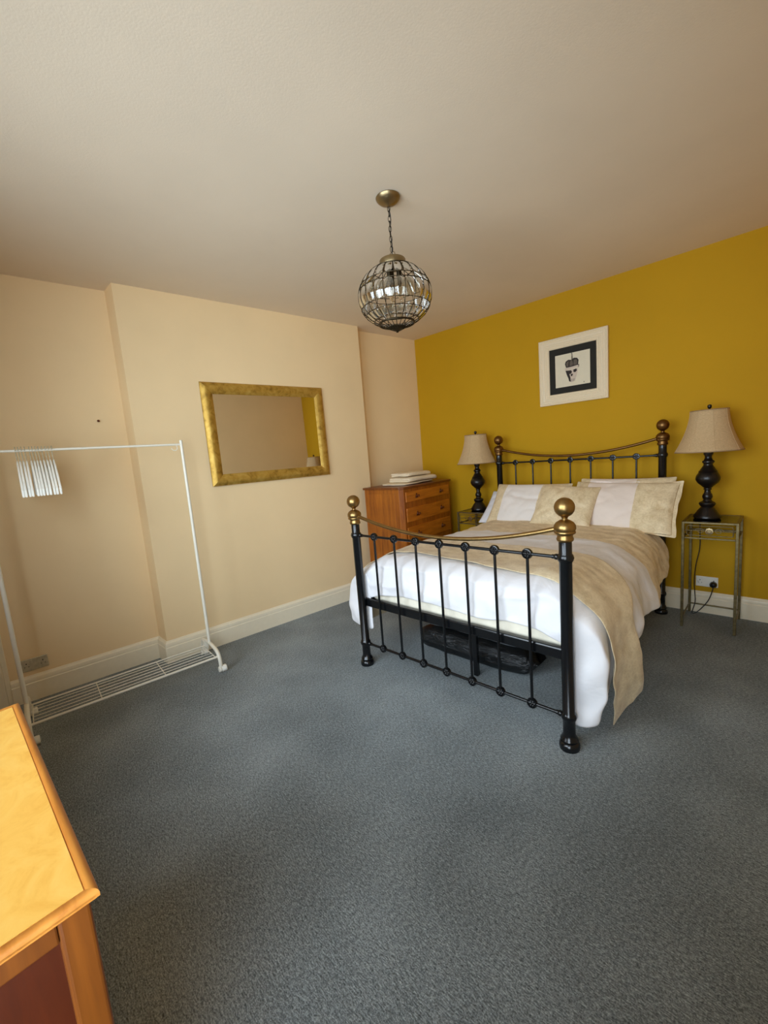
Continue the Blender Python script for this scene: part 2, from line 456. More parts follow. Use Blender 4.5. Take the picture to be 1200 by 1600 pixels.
# ------------------------------------------------------------------ bed frame
XL, XR, YF, YH = 1.055, 2.5, -2.272, -0.191
bed = empty('metal_bedstead', (1.7775, -1.2315, 0))
tagd(bed, 'black metal double bedstead with brass ball finials and curved brass rails', 'bed frame')
BO = (1.7775, -1.2315, 0)
def post(x, y, top, brass):
    # top = ball centre height
    d = top - 1.203
    pr = [(0.047, 0.0), (0.049, 0.012), (0.046, 0.03), (0.037, 0.038), (0.042, 0.05), (0.036, 0.062), (0.029, 0.075), (0.029, 0.15),
          (0.034, 0.156), (0.038, 0.17), (0.034, 0.184), (0.029, 0.19), (0.029, 0.945 + d), (0.034, 0.952 + d), (0.038, 0.966 + d), (0.034, 0.98 + d), (0.029, 0.986 + d), (0.029, 1.046 + d)]
    p = MB(BO); p.lathe(pr, 28, (x, y, 0)); po = p.build('post', 'black', bed, smooth=40)
    c = MB(BO); c.lathe([(0.029, 1.043 + d), (0.036, 1.048 + d), (0.038, 1.057 + d), (0.034, 1.067 + d), (0.035, 1.076 + d), (0.046, 1.083 + d), (0.047, 1.09 + d), (0.044, 1.094 + d),
                         (0.0485, 1.105 + d), (0.047, 1.12 + d), (0.038, 1.134 + d), (0.024, 1.143 + d), (0.015, 1.147 + d)], 28, (x, y, 0)); c.build('collar', brass, po, smooth=50)
    b = MB(BO); prof = [(0.014, 1.144 + d), (0.0125, 1.152 + d), (0.016, 1.16 + d)]
    for i in range(15):
        a = math.radians(-62 + i * (152 / 14)); prof.append((max(0.0455 * math.cos(a), 1e-6), top + 0.0455 * math.sin(a)))
    b.lathe(prof, 28, (x, y, 0)); b.build('ball_finial', brass, po, smooth=60)
for x in (XL, XR):
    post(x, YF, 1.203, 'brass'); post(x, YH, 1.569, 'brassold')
def rosette_mesh():
    b = MB(); Mx = Matrix.Rotation(PI / 2, 4, 'X')
    b.lathe([(1e-6, -0.006), (0.019, -0.006), (0.021, -0.011), (0.0255, -0.010), (0.028, 0), (0.0255, 0.010), (0.021, 0.011), (0.019, 0.006), (1e-6, 0.006)], 22, mtx=Mx)
    for i in range(6):
        a = 2 * PI * i / 6
        for sgn in (-1, 1): b.sphere((0.0125 * math.cos(a), 0.0125 * math.sin(a), 0.007 * sgn), 0.0054, 10, Mx, 0.8)
    for sgn in (-1, 1): b.sphere((0, 0, 0.008 * sgn), 0.005, 10, Mx)
    return b
first = None
def rosette(x, y, z):
    global first
    if first is None:
        o = rosette_mesh().build('rosette', 'black', bed, smooth=40); first = o
    else:
        o = first.copy(); COL.objects.link(o)
    o.location = (x - BO[0], y - BO[1], z - BO[2])
RXS = [1.774 + (i - 3) * 0.18 for i in range(7)]
sp = None
for y, zt, zb in ((YF, 0.966, 0.167), (YH, 1.33, 0.5)):
    for x in RXS:
        MB(BO).tube([(x, y, zb), (x, y, zt)], 0.0078, 10).build('spindle', 'black', bed, smooth=60)
        rosette(x, y, zt)
        if zb < 0.3: rosette(x, y, zb)
    for z in (zt, zb):
        b = MB(BO).tube([(XL, y, z), (XR, y, z)], 0.0085, 12)
        for x, s_ in ((XL, 1), (XR, -1)):
            b.sphere((x + 0.042 * s_, y, z), 0.015, 12); b.tube([(x + 0.03 * s_, y, z), (x + 0.062 * s_, y, z)], 0.011, 12)
        b.build('cross_rail', 'black', bed, smooth=60)
for y, ze, zm, mt in ((YF, 1.112, 1.004, 'brass'), (YH, 1.476, 1.37, 'brassold')):
    pts = [(XL + (XR - XL) * i / 32, y, zm + (ze - zm) * (2 * i / 32 - 1) ** 2) for i in range(33)]
    MB(BO).tube(pts, 0.0115, 12).build('curved_rail', mt, bed, smooth=60)
    MB(BO).tube([((XL + XR) / 2, y, zm - 0.035), ((XL + XR) / 2, y, zm - 0.005)], 0.004, 8).build('rail_stud', 'black', bed, smooth=60)
for y in (YF + 0.036, YH - 0.02):
    MB(BO).box(XL, XR, y - 0.012, y + 0.022, 0.437, 0.497).build('end_beam', 'black', bed, bevel=0.008)
for x in (XL, XR):
    MB(BO).box(x - 0.014, x + 0.014, YF, YH, 0.437, 0.497).build('side_rail', 'black', bed, bevel=0.006)
MB(BO).box(1.763, 1.795, YF + 0.03, YH, 0.437, 0.468).build('centre_rail', 'black', bed, bevel=0.004)
for y in (-1.95, -0.9):
    MB(BO).box(1.763, 1.795, y - 0.016, y + 0.016, 0.0, 0.44).build('support_leg', 'black', bed, bevel=0.004)
for i in range(9):
    y = -2.1 + i * 0.225
    MB(BO).box(XL + 0.014, XR - 0.014, y - 0.035, y + 0.035, 0.452, 0.468).build('slat', 'chestx', bed, bevel=0.003)

# mattress
mt = MB(); mt.box(1.08, 2.475, -2.19, -0.24, 0.469, 0.70)
o = mt.build('mattress', 'mattress', None, smooth=50, bevel=0.03, seg=5)
tagd(o, 'cream mattress edge showing under the white duvet at the footboard', 'mattress')

# ------------------------------------------------------------------ duvet and runner
XA, XB = 1.075, 2.485
YD0, YD1 = -0.44, -2.222
def wrinkle(x, y, z, s_):
    """sharp-crested creases in two directions"""
    a = 1 - abs(nz(x * 0.7 + y * 0.5, y * 1.3 - x * 0.4, z, s_)) * 2.4
    b = 1 - abs(nz(x * 1.4 - y * 0.6, y * 0.6 + x * 0.3, z + 9.1, s_ * 1.5)) * 2.4
    return max(0, a) ** 3 + 0.6 * max(0, b) ** 3
def ztop(x, y):
    q = abs((x - 1.78) / 0.705)
    z = 0.785 + 0.022 * (1 - q ** 3) - 0.045 * max(0, (q - 0.84) / 0.16) ** 2
    e = max(0, (-2.10 - y) / 0.13)
    z -= 0.06 * min(e, 1) ** 2
    z += 0.010 * nz(x, y, 0.3, 3.2) + 0.006 * nz(x, y * 0.6, 1.7, 8) + wrinkle(x, y, 0.4, 3.0) * 0.009
    return z
ZB_R = [(-2.23, 0.10), (-2.12, 0.14), (-1.98, 0.30), (-1.8, 0.40), (-1.4, 0.40), (-0.95, 0.395), (-0.7, 0.46), (-0.44, 0.58)]
ZB_L = [(-2.23, 0.25), (-2.0, 0.34), (-1.6, 0.42), (-0.44, 0.5)]
BU_R = [(-2.23, 0.155), (-2.0, 0.165), (-1.7, 0.175), (-1.0, 0.155), (-0.44, 0.12)]
BU_L = [(-2.23, 0.27), (-1.9, 0.22), (-0.44, 0.15)]
def side_x(side, y, d):
    """how far the hanging cloth stands off the mattress edge, d below the corner"""
    bu = interp(y, BU_R if side > 0 else BU_L)
    x = bu * (1 - math.exp(-d / 0.085)) - 0.22 * max(0, d - 0.38) ** 1.5
    x += 0.020 * min(1, d * 4) * math.sin(y * 11 + 0.6 + 3 * d) + 0.018 * min(1, d * 5) * nz(y, d, 4.0 * side, 4)
    x += 0.010 * min(1, d * 4) * nz(y * 3, d * 3, 2.0, 3) + 0.012 * min(1, d * 5) * (wrinkle(y, d, 3.0 * side, 3.4) - 0.4)
    return x
def hang(side, y, h, off=0.0, zb=None):
    """point on the hanging flap; h 0..1 from the top corner to the hem"""
    xe = XB if side > 0 else XA
    z0 = ztop(xe, y) - 0.004
    zb = interp(y, ZB_R if side > 0 else ZB_L) if zb is None else zb
    d = (z0 - zb) * h
    return Vector((xe + side * (side_x(side, y, d) + off), y, z0 - d))
def build_duvet():
    mb = MB(); nh, ntp, ny, nf, nc = 18, 64, 90, 14, 6
    cols = [('L', 1 - i / nh) for i in range(nh)] + [('T', i / ntp) for i in range(ntp + 1)] + [('R', (i + 1) / nh) for i in range(nh)]
    idx = {}; uv = []; vs = []
    YS = -2.185
    for j in range(ny + 1):
        for i, (k, a) in enumerate(cols):
            if k == 'T':
                y = YD0 + (YD1 - YD0) * j / ny
                x = XA + (XB - XA) * a; p = Vector((x, y, ztop(x, y)))
            else:
                y = YD0 + (YD1 - YD0 + (YS - YD1) * min(1, a * 3)) * j / ny
                p = hang(1 if k == 'R' else -1, y, a)
            idx[(i, j)] = len(vs); vs.append(p); uv.append((i / (len(cols) - 1), j / ny))
    for j in range(1, nf + 1):                     # tucked end inside the footboard
        h = j / nf
        for i, (k, a) in enumerate(cols):
            if k != 'T': continue
            x = XA - 0.003 + (XB - XA + 0.006) * a
            z0 = ztop(min(max(x, XA), XB), YD1)
            zb = 0.552 - 0.055 * max(0, 1 - min(x - XA, XB - x) / 0.14) + 0.012 * math.sin(x * 9) + 0.01 * nz(x, 0, 0, 6)
            y = YD1 - 0.012 * math.sin(min(1, h * 1.6) * PI / 2) + 0.010 * nz(x, z0 - h * .25, 3, 7)
            y += 0.008 - 0.013 * wrinkle(x, z0 - h * .25, 7.0, 3.6) + 0.010 * h * math.sin(x * 17 + 3 * h)
            p = Vector((x, max(y, -2.243), z0 + (zb - z0) * h))
            idx[(i, ny + j)] = len(vs); vs.append(p); uv.append((i / (len(cols) - 1), 1 + 0.1 * h))
    for j in range(1, nc + 1):                     # rolled corner of each side flap, closing behind the post
        q = j / nc
        for i, (k, a) in enumerate(cols):
            if k == 'T' and 0 < a < 1: continue
            sd = 1 if (k == 'R' or (k == 'T' and a == 1)) else -1
            if k == 'T': a = 0.0
            b = vs[idx[(i, ny)]]
            xe = (XB if sd > 0 else XA) - sd * 0.03 * min(1, a * 6)
            fold = 0.010 * (math.sin(b.z * 26 + q * 3) + 1.2 * wrinkle(b.x * 2, b.z, 5.0, 4)) * math.sin(PI * q) * min(1, a * 2)
            p = Vector((b.x + (xe - b.x) * q ** 1.3, b.y - (b.y + 2.236) * math.sin(q * PI / 2) + fold, b.z - 0.02 * a * math.sin(PI * q)))
            p.y = max(p.y, -2.232)
            idx[(i, 100 + ny + j)] = len(vs); vs.append(p); uv.append((i / (len(cols) - 1), 1 + 0.1 * q))
    fs = []
    for (i, j) in list(idx):
        nj = (j + 1)
        q = [(i, j), (i, nj), (i + 1, nj), (i + 1, j)]
        if all(c in idx for c in q): fs.append(tuple(idx[c] for c in q))
        if j == ny:
            q = [(i, j), (i, 100 + ny + 1), (i + 1, 100 + ny + 1), (i + 1, j)]
            if all(c in idx for c in q): fs.append(tuple(idx[c] for c in q))
    mb.add(vs, fs); mb.uv = uv
    o = mb.build('duvet', 'duvet', None, smooth=0, solid=0.016, sub=1, soff=-1.0)
    return tagd(o, 'white duvet with a champagne band near the pillows, draped over the bed', 'duvet')
build_duvet()

def build_runner():
    mb = MB(); nh, ntp, ny = 18, 30, 16
    cols = [('L', 1 - i / nh) for i in range(nh)] + [('T', i / ntp) for i in range(ntp + 1)] + [('R', (i + 1) / nh) for i in range(nh)]
    vs = []; fs = []
    for j in range(ny + 1):
        v_ = j / ny
        for k, a in cols:
            if k == 'T':
                x = XA + (XB - XA) * a
                y0, y1 = -1.58, -2.05 - 0.10 * max(0, (x - 1.3) / 1.2)
                y = y0 + (y1 - y0) * v_
                p = Vector((x, y, ztop(x, y) + 0.012 + 0.004 * nz(x * 2, y * 8, 5, 4)))
                if a > 0.84: p.z += 0.007 * math.sin(v_ * 42 + a * 8) * (a - 0.84) / 0.16
            else:
                sd = 1 if k == 'R' else -1
                if sd > 0:
                    y0 = interp(a, [(0, -1.58), (0.3, -1.80), (1, -1.745)]); y1 = interp(a, [(0, -2.15), (0.5, -2.13), (1, -2.03)])
                    zb = 0.115 - 0.085 * v_
                else:
                    y0, y1, zb = -1.6, -2.08, 0.2
                y = y0 + (y1 - y0) * v_
                p = hang(sd, y, a, 0.017, zb)
                p.x += sd * 0.010 * math.sin(v_ * 7 + a * 2) * a * (1 if p.z < 0.3 else 0.3) + sd * 0.012 * a
            vs.append(p)
    n = len(cols)
    for j in range(ny):
        for i in range(n - 1): fs.append((j * n + i, (j + 1) * n + i, (j + 1) * n + i + 1, j * n + i + 1))
    mb.add(vs, fs)
    o = mb.build('bed_runner', 'damask', None, smooth=0, solid=0.005, sub=1, soff=1.0)
    return tagd(o, 'champagne damask bed runner laid across the foot of the duvet and hanging to the carpet', 'bed runner')
build_runner()

# ------------------------------------------------------------------ pillows
def pillow(name, mat, w_, h_, th, loc, tilt, label, cat, rz=0.0, oxford=0.0, roll=0.0, seed=0, grp=None):
    """lies in local XZ leaning back; w along x, h up"""
    nx, ny = 34, 24; mb = MB(); uv = []; vs = []; fs = []
    for sd in (1, -1):
        for j in range(ny + 1):
            for i in range(nx + 1):
                u, v_ = i / nx * 2 - 1, j / ny * 2 - 1
                k = max(0, (1 - abs(u) ** 2.6)) * max(0, (1 - abs(v_) ** 2.6))
                t_ = th / 2 * k ** 0.55
                pin = 1 - 0.05 * (1 - abs(u)) * abs(v_) ** 3
                x = u * w_ / 2 * (1 - 0.045 * (1 - v_ * v_) * abs(u) ** 3)
                z = v_ * h_ / 2 * (1 - 0.05 * (1 - u * u) * abs(v_) ** 3)
                nn = nz(x + seed, z, sd * 2.0, 5) * 0.012 + nz(x + seed, z * 2, sd, 11) * 0.004 - wrinkle(x + seed, z, sd, 4.0) * 0.013
                vs.append((x, -sd * (t_ + nn * min(1, k * 2)), z + h_ / 2)); uv.append((i / nx, j / ny))
    n = (nx + 1) * (ny + 1)
    for sd in (0, 1):
        for j in range(ny):
            for i in range(nx):
                a = sd * n + j * (nx + 1) + i; q = (a, a + 1, a + nx + 2, a + nx + 1)
                fs.append(q if sd == 0 else tuple(reversed(q)))
    bd = [j * (nx + 1) for j in range(ny + 1)] + [ny * (nx + 1) + i for i in range(1, nx + 1)] + [j * (nx + 1) + nx for j in range(ny - 1, -1, -1)] + [i for i in range(nx - 1, 0, -1)]
    mb.add(vs, fs)
    for a, b in zip(bd, bd[1:] + bd[:1]): mb.f.append((a, b, b + n, a + n))
    mb.uv = uv
    if oxford:
        # flat flange around the seam
        ring_in = [Vector(vs[i]) for i in bd]; k0 = len(mb.v); c = Vector((0, 0, h_ / 2))
        for p in ring_in: mb.v.append(Vector((p.x, 0.003, p.z))); mb.uv.append((p.x / w_ + 0.5, p.z / h_))
        for p in ring_in:
            sx = (1 if p.x > 0 else -1) * oxford * (1 if abs(p.x) > 0.44 * w_ else 0) * (1 + 0.10 * math.sin(p.z * 40))
            sz = (1 if p.z > h_ / 2 else -1) * 0.45 * oxford * (1 if abs(p.z - h_ / 2) > 0.42 * h_ else 0)
            mb.v.append(Vector((p.x + sx, 0.003 + 0.014 * math.sin(p.x * 22 + p.z * 19), p.z + sz))); mb.uv.append((p.x / w_ + 0.5, p.z / h_))
        L = len(ring_in)
        for i in range(L): mb.f.append((k0 + i, k0 + (i + 1) % L, k0 + L + (i + 1) % L, k0 + L + i))
    o = mb.build(name, mat, None, smooth=0, sub=1)
    o.location = loc; o.rotation_euler = (-tilt, roll, rz)
    return tagd(o, label, cat, grp)
G = 'pillows against the headboard'
pillow('pillow', 'cotton', 0.72, 0.44, 0.15, (1.34, -0.54, 0.755), math.radians(50), 'plain white pillow mostly hidden behind the banded pillow nearest the chest', 'pillow', seed=3, grp=G)
pillow('pillow', 'pillow_b', 0.72, 0.46, 0.14, (2.25, -0.48, 0.765), math.radians(31), 'banded pillow of which only the top edge shows, behind the pinkish pillow', 'pillow', seed=5, grp=G)
pillow('pillow', 'pillow_a', 0.74, 0.46, 0.15, (1.47, -0.60, 0.77), math.radians(40), 'white pillow with champagne end bands, propped on the chest-of-drawers side', 'pillow', seed=9, oxford=0.0, grp=G)
pillow('pillow', 'pillow_b', 0.74, 0.46, 0.15, (2.265, -0.60, 0.765), math.radians(38), 'pinkish white pillow with a wide champagne band, on the side of the plugged-in lamp', 'pillow', seed=14, oxford=0.026, roll=0.02, grp=G)
pillow('scatter_cushion', 'damask', 0.50, 0.42, 0.15, (1.845, -0.70, 0.795), math.radians(41), 'square champagne damask cushion lying between the two banded pillows', 'cushion', seed=21, roll=0.05)

# ------------------------------------------------------------------ wrapped parcel under the bed
bag = empty('wrapped_parcel', (1.65, -1.66, 0)); tagd(bag, 'flat parcel in shiny black polythene lying on the carpet under the bed', 'parcel')
mb = MB(); nx, ny = 20, 12; vs = []; fs = []
for j in range(ny):
    a = 2 * PI * j / ny
    for i in range(nx + 1):
        u = i / nx * 2 - 1
        k = (1 - abs(u) ** 6) ** 0.35 if abs(u) < 1 else 0.02
        ca, sa = math.cos(a), math.sin(a)
        sy = math.copysign(abs(ca) ** 0.45, ca) * 0.22 * (0.55 + 0.45 * k); sz = math.copysign(abs(sa) ** 0.45, sa) * 0.085 * k
        x = u * 0.43 + (0.05 if ca < 0 else -0.02) * u
        vs.append((x, sy + 0.02 * nz(u * 3, a, 0, 2), max(0.001, 0.1 + 1.12 * sz + 0.018 * nz(u * 3, ca * 2, sa * 2, 2) * k)))
for j in range(ny):
    for i in range(nx): fs.append((j * (nx + 1) + i, j * (nx + 1) + i + 1, ((j + 1) % ny) * (nx + 1) + i + 1, ((j + 1) % ny) * (nx + 1) + i))
for i in (0, nx): fs.append(tuple(j * (nx + 1) + i for j in range(ny)))
mb.add(vs, fs); mb.build('polythene_wrap', 'polythene', bag, smooth=0, sub=1)
mb = MB(); vs = []; fs = []
for j in range(7):
    for i in range(15):
        x, y = -0.36 + 0.72 * i / 14, -0.14 + 0.29 * j / 6
        vs.append((x, y, 0.206 + 0.012 * nz(x * 6, y * 6, 1, 1)))
for j in range(6):
    for i in range(14): fs.append((j * 15 + i, j * 15 + i + 1, (j + 1) * 15 + i + 1, (j + 1) * 15 + i))
mb.add(vs, fs); mb.build('clear_film', 'greyfilm', bag, smooth=0, solid=0.01)

# ------------------------------------------------------------------ nightstands
def nightstand():
    r = empty('bedside_table')
    W_, D_, Z_ = 0.335, 0.38, 0.832       # local: x 0..W, y 0 (front)..D (back)
    t_ = 0.018
    for x in (0, W_ - t_):
        for y in (0, D_ - t_): MB().box(x, x + t_, y, y + t_, 0, Z_ - 0.012).build('leg', 'agedgold', r, bevel=0.002)
    b = MB(); z0, z1 = Z_ - 0.014, Z_
    b.box(0, W_, 0, t_, z0, z1); b.box(0, W_, D_ - t_, D_, z0, z1); b.box(0, t_, t_, D_ - t_, z0, z1); b.box(W_ - t_, W_, t_, D_ - t_, z0, z1)
    b.build('top_frame', 'agedgold', r, bevel=0.002)
    MB().box(t_, W_ - t_, t_, D_ - t_, Z_ - 0.008, Z_ - 0.002).build('glass_top', 'tableglass', r)
    zb = Z_ - 0.118
    for (x0, x1, y0, y1) in ((t_, W_ - t_, 0.003, 0.015), (t_, W_ - t_, D_ - 0.015, D_ - 0.003), (0.003, 0.015, t_, D_ - t_), (W_ - 0.015, W_ - 0.003, t_, D_ - t_)):
        MB().box(x0, x1, y0, y1, zb - 0.012, zb).build('apron_rail', 'agedgold', r, bevel=0.002)
    # rounded wire loop and medallion on the front
    cx, cz = W_ / 2, (Z_ - 0.014 + zb) / 2
    def loop(hw, hh, rad, y, rr, name):
        pts = []
        for qx, qz, a0 in ((1, 1, 0), (-1, 1, 90), (-1, -1, 180), (1, -1, 270)):
            for k in range(5):
                a = math.radians(a0 + k * 22.5); pts.append((cx + qx * (hw - rad) + rad * math.cos(a), y, cz + qz * (hh - rad) + rad * math.sin(a)))
        return MB().tube(pts, rr, 8, closed=True).build(name, 'agedgold', r, smooth=60)
    loop(W_ / 2 - 0.032, 0.036, 0.012, 0.009, 0.0035, 'wire_loop')
    b = MB(); Mx = Matrix.Translation((cx, 0.005, cz)) @ Matrix.Rotation(PI / 2, 4, 'X')
    b.lathe([(0.010, 0.0), (0.022, 0.0), (0.026, 0.004), (0.024, 0.008), (0.014, 0.009), (0.011, 0.006), (1e-6, 0.006)], 20, mtx=Mx, rfun=lambda a, z: 1 + 0.08 * math.cos(8 * a))
    b.build('medallion', 'satinbrass', r, smooth=40)
    for sx in (-1, 1):
        b = MB(); b.sphere((cx + sx * (W_ / 2 - 0.025), 0.008, cz), 0.006, 10); b.tube([(cx + sx * 0.024, 0.009, cz), (cx + sx * (W_ / 2 - 0.034), 0.009, cz)], 0.003, 8)
        b.build('scroll_bar', 'agedgold', r, smooth=60)
    for sx in (-1, 1):
        pts = [(cx + sx * (0.055 + 0.03 * math.cos(a) * (1 - k / 30)), 0.009, cz + 0.022 * math.sin(a) * (1 - k / 40)) for k, a in ((k, k * 0.35) for k in range(24))]
        MB().tube(pts, 0.0025, 6).build('scroll', 'agedgold', r, smooth=60)
    zs = 0.075
    for (a, b_) in (((0.009, D_ - 0.009, zs), (W_ - 0.009, D_ - 0.009, zs)), ((0.009, 0.009, zs), (0.009, D_ - 0.009, zs)), ((W_ - 0.009, 0.009, zs), (W_ - 0.009, D_ - 0.009, zs))):
        MB().tube([a, b_], 0.006, 8).build('stretcher', 'agedgold', r, smooth=60)
    return r
G = 'matching bedside tables'
ns = nightstand(); ns.location = (2.666, -0.412, 0)
tagd(ns, 'slim gilt metal bedside table with glass top in front of the plugged-in socket', 'bedside table', G)
n2 = copy_tree(ns); n2.location = (0.64, -0.412, 0)
tagd(n2, 'gilt metal bedside table with glass top between the chest of drawers and the bed', 'bedside table', G)

# ------------------------------------------------------------------ table lamps
def table_lamp():
    r = empty('table_lamp')
    z = lambda h: h - 0.83
    pr = [(0.080, 0), (0.086, 0.008), (0.086, 0.018), (0.078, 0.03), (0.074, 0.036), (0.058, 0.062), (0.043, 0.082), (0.038, 0.088), (0.046, 0.096), (0.053, 0.112), (0.049, 0.122), (0.030, 0.132),
          (0.024, 0.146), (0.030, 0.152), (0.033, 0.168), (0.029, 0.184), (0.021, 0.195), (0.019, 0.215), (0.026, 0.222), (0.023, 0.232), (0.040, 0.25), (0.064, 0.272), (0.076, 0.295), (0.077, 0.312), (0.072, 0.328), (0.060, 0.348),
          (0.057, 0.352), (0.060, 0.357), (0.050, 0.37), (0.040, 0.388), (0.031, 0.402), (0.028, 0.412), (0.030, 0.418), (0.038, 0.428), (0.038, 0.436), (0.028, 0.444), (0.022, 0.46), (0.022, 0.475), (0.030, 0.487), (0.031, 0.5), (0.022, 0.512), (0.014, 0.53), (0.010, 0.60)]
    MB().lathe(pr, 28).build('lamp_base', 'blacklamp', r, smooth=35)
    MB().tube([(0, 0, 0.6), (0, 0, 0.822)], 0.004, 8).build('stem', 'brassold', r, smooth=60)
    NP = 8
    def rf(a, zz): 
        k = (a * NP / (2 * PI)) % 1.0
        return 1 - 0.022 * math.sin(PI * k)
    prof = []
    for i in range(15):
        k = i / 14; prof.append((0.118 + 0.094 * (1 - k) ** 1.75, 0.512 + 0.302 * k))
    n = 64; mb = MB(); vs = []; fs = []
    for rr, zz in prof:
        for i in range(n):
            a = 2 * PI * i / n; q = rr * rf(a, zz); vs.append((q * math.cos(a), q * math.sin(a), zz))
    for j in range(len(prof) - 1):
        for i in range(n): fs.append((j * n + i, j * n + (i + 1) % n, (j + 1) * n + (i + 1) % n, (j + 1) * n + i))
    mb.add(vs, fs); sh = mb.build('lamp_shade', 'linen', r, smooth=30, solid=0.003)
    for rr, zz in (prof[0], prof[-1]):
        MB().tube([(rr * rf(2 * PI * i / n, 0) * math.cos(2 * PI * i / n), rr * rf(2 * PI * i / n, 0) * math.sin(2 * PI * i / n), zz) for i in range(n)], 0.0032, 6, closed=True).build('piping', 'linentrim', sh, smooth=60)
    for k in range(NP):
        a = 2 * PI * k / NP
        MB().tube([((rr + 0.0005) * math.cos(a), (rr + 0.0005) * math.sin(a), zz) for rr, zz in prof], 0.0016, 5).build('seam', 'linen', sh, smooth=60)
    b = MB()
    for k in range(3):
        a = 2 * PI * k / 3 + 0.3; b.tube([(0, 0, 0.80), (0.112 * math.cos(a), 0.112 * math.sin(a), 0.808)], 0.002, 6)
    b.build('shade_carrier', 'brassold', r, smooth=60)
    MB().lathe([(0.005, 0.815), (0.009, 0.82), (0.006, 0.824), (0.013, 0.832), (0.0145, 0.842), (0.011, 0.852), (1e-6, 0.856)], 16).build('finial', 'blacklamp', r, smooth=50)
    return r
G = 'matching table lamps'
lp = table_lamp(); lp.location = (2.797, -0.215, 0.833); lp.rotation_euler = (0, 0, 0.3)
tagd(lp, 'dark turned table lamp with beige linen bell shade standing near the wall socket', 'lamp', G)
l2 = copy_tree(lp); l2.location = (0.80, -0.215, 0.833); l2.rotation_euler = (0, 0, 0.05)
tagd(l2, 'dark turned table lamp with beige linen bell shade beside the chest of drawers', 'lamp', G)
# flex and plug of the lamp by the socket (children of that lamp)
inv = (lp.matrix_basis.inverted())
lamp_loc = Vector((2.797, -0.215, 0.833))
def to_lamp(pts): return [Matrix.Rotation(-0.3, 4, 'Z') @ (Vector(p) - lamp_loc) for p in pts]
cord = bez([(2.74, -0.13, 0.838), (2.733, -0.03, 0.828), (2.733, -0.022, 0.70), (2.735, -0.03, 0.55), (2.712, -0.04, 0.40), (2.705, -0.045, 0.25), (2.715, -0.06, 0.10), (2.70, -0.10, 0.012), (2.74, -0.09, 0.03), (2.80, -0.06, 0.12), (2.826, -0.055, 0.21), (2.828, -0.05, 0.235)], 6)
MB().tube(to_lamp(cord), 0.0035, 8).build('cord', 'blacklamp', lp, smooth=60)
Mx = Matrix.Rotation(-0.3, 4, 'Z') @ Matrix.Translation(Vector((2.828, -0.012, 0.25)) - lamp_loc) @ Matrix.Rotation(PI / 2, 4, 'X')
pg = MB(); pg.lathe([(0.024, 0), (0.025, 0.02), (0.023, 0.032), (0.016, 0.042), (1e-6, 0.044)], 20, mtx=Mx)
pg.build('plug', 'black', lp, smooth=40)

# ------------------------------------------------------------------ sockets
def double_socket(mt='whiteplastic'):
    r = empty('double_wall_socket')      # local: x along wall, -y out of wall, centre origin
    MB().box(-0.0735, 0.0735, -0.011, 0, -0.043, 0.043).build('plate', mt, r, bevel=0.004, seg=3)
    for sx in (-1, 1):
        MB().box(sx * 0.018 - 0.006 + 0.0, sx * 0.018 + 0.006, -0.015, -0.010, 0.010, 0.03).build('switch', mt, r, bevel=0.001)
        b = MB(); c = sx * 0.045
        b.box(c - 0.003, c + 0.003, -0.0116, -0.0108, 0.008, 0.016); b.box(c - 0.014, c - 0.008, -0.0116, -0.0108, -0.012, -0.008); b.box(c + 0.008, c + 0.014, -0.0116, -0.0108, -0.012, -0.008)
        b.build('pin_slots', 'dark', r)
        MB().lathe([(1e-6, 0.0), (0.003, 0.0), (0.003, 0.001)], 10, mtx=Matrix.Translation((sx * 0.06, -0.011, 0)) @ Matrix.Rotation(PI / 2, 4, 'X')).build('screw', 'greyhook', r)
    return r
G = 'double wall sockets'
s1 = double_socket(); s1.location = (2.784, -0.0005, 0.265)
tagd(s1, 'white double wall socket with a black plug on the mustard wall', 'socket', G)
s2 = double_socket('brushed'); s2.location = (cwx(-3.97, -A_L) + 0.0005, -3.97, 0.255); s2.rotation_euler = (0, 0, PI / 2 - math.atan(PH))
tagd(s2, 'brushed metal double wall socket low on the cream wall behind the clothes rail', 'socket', G)

# ------------------------------------------------------------------ chest of drawers (front faces +x)
ch = empty('chest_of_drawers', (0.2, -0.66, 0), math.radians(3.0))
tagd(ch, 'tall honey oak chest of drawers in the alcove with teardrop pulls', 'chest of drawers')
# local: x depth (front +), y width
CX0, CX1, CY0, CY1, CZ = -0.27, 0.262, -0.475, 0.475, 1.178
cham = 0.035
body = [(CX0, CY0), (CX1 - cham, CY0), (CX1, CY0 + cham), (CX1, CY1 - cham), (CX1 - cham, CY1), (CX0, CY1)]
def shrink(poly, d): return [(x - math.copysign(d, x), y - math.copysign(d, y)) for x, y in poly]
ins = 0.03
b = MB(); b.prism([(x, y) for x, y in shrink(body, 0.014)][:], 0.07, CZ - 0.022); b.build('carcass', 'chest', ch, bevel=0.002)
b = MB(); b.prism(shrink(body, 0.022), 0.0, 0.07); b.build('plinth', 'chestdark', ch)
b = MB(); b.prism(body, CZ - 0.022, CZ); b.build('top_board', 'chestdark', ch, bevel=0.004, seg=3)
for sy in (-1, 1):
    b = MB(); b.box(CX0 + 0.06, CX1 - 0.10, sy * (CY1 - 0.013) - 0.003, sy * (CY1 - 0.013) + 0.003, 0.12, CZ - 0.06); b.build('side_panel', 'chest', ch, bevel=0.002)
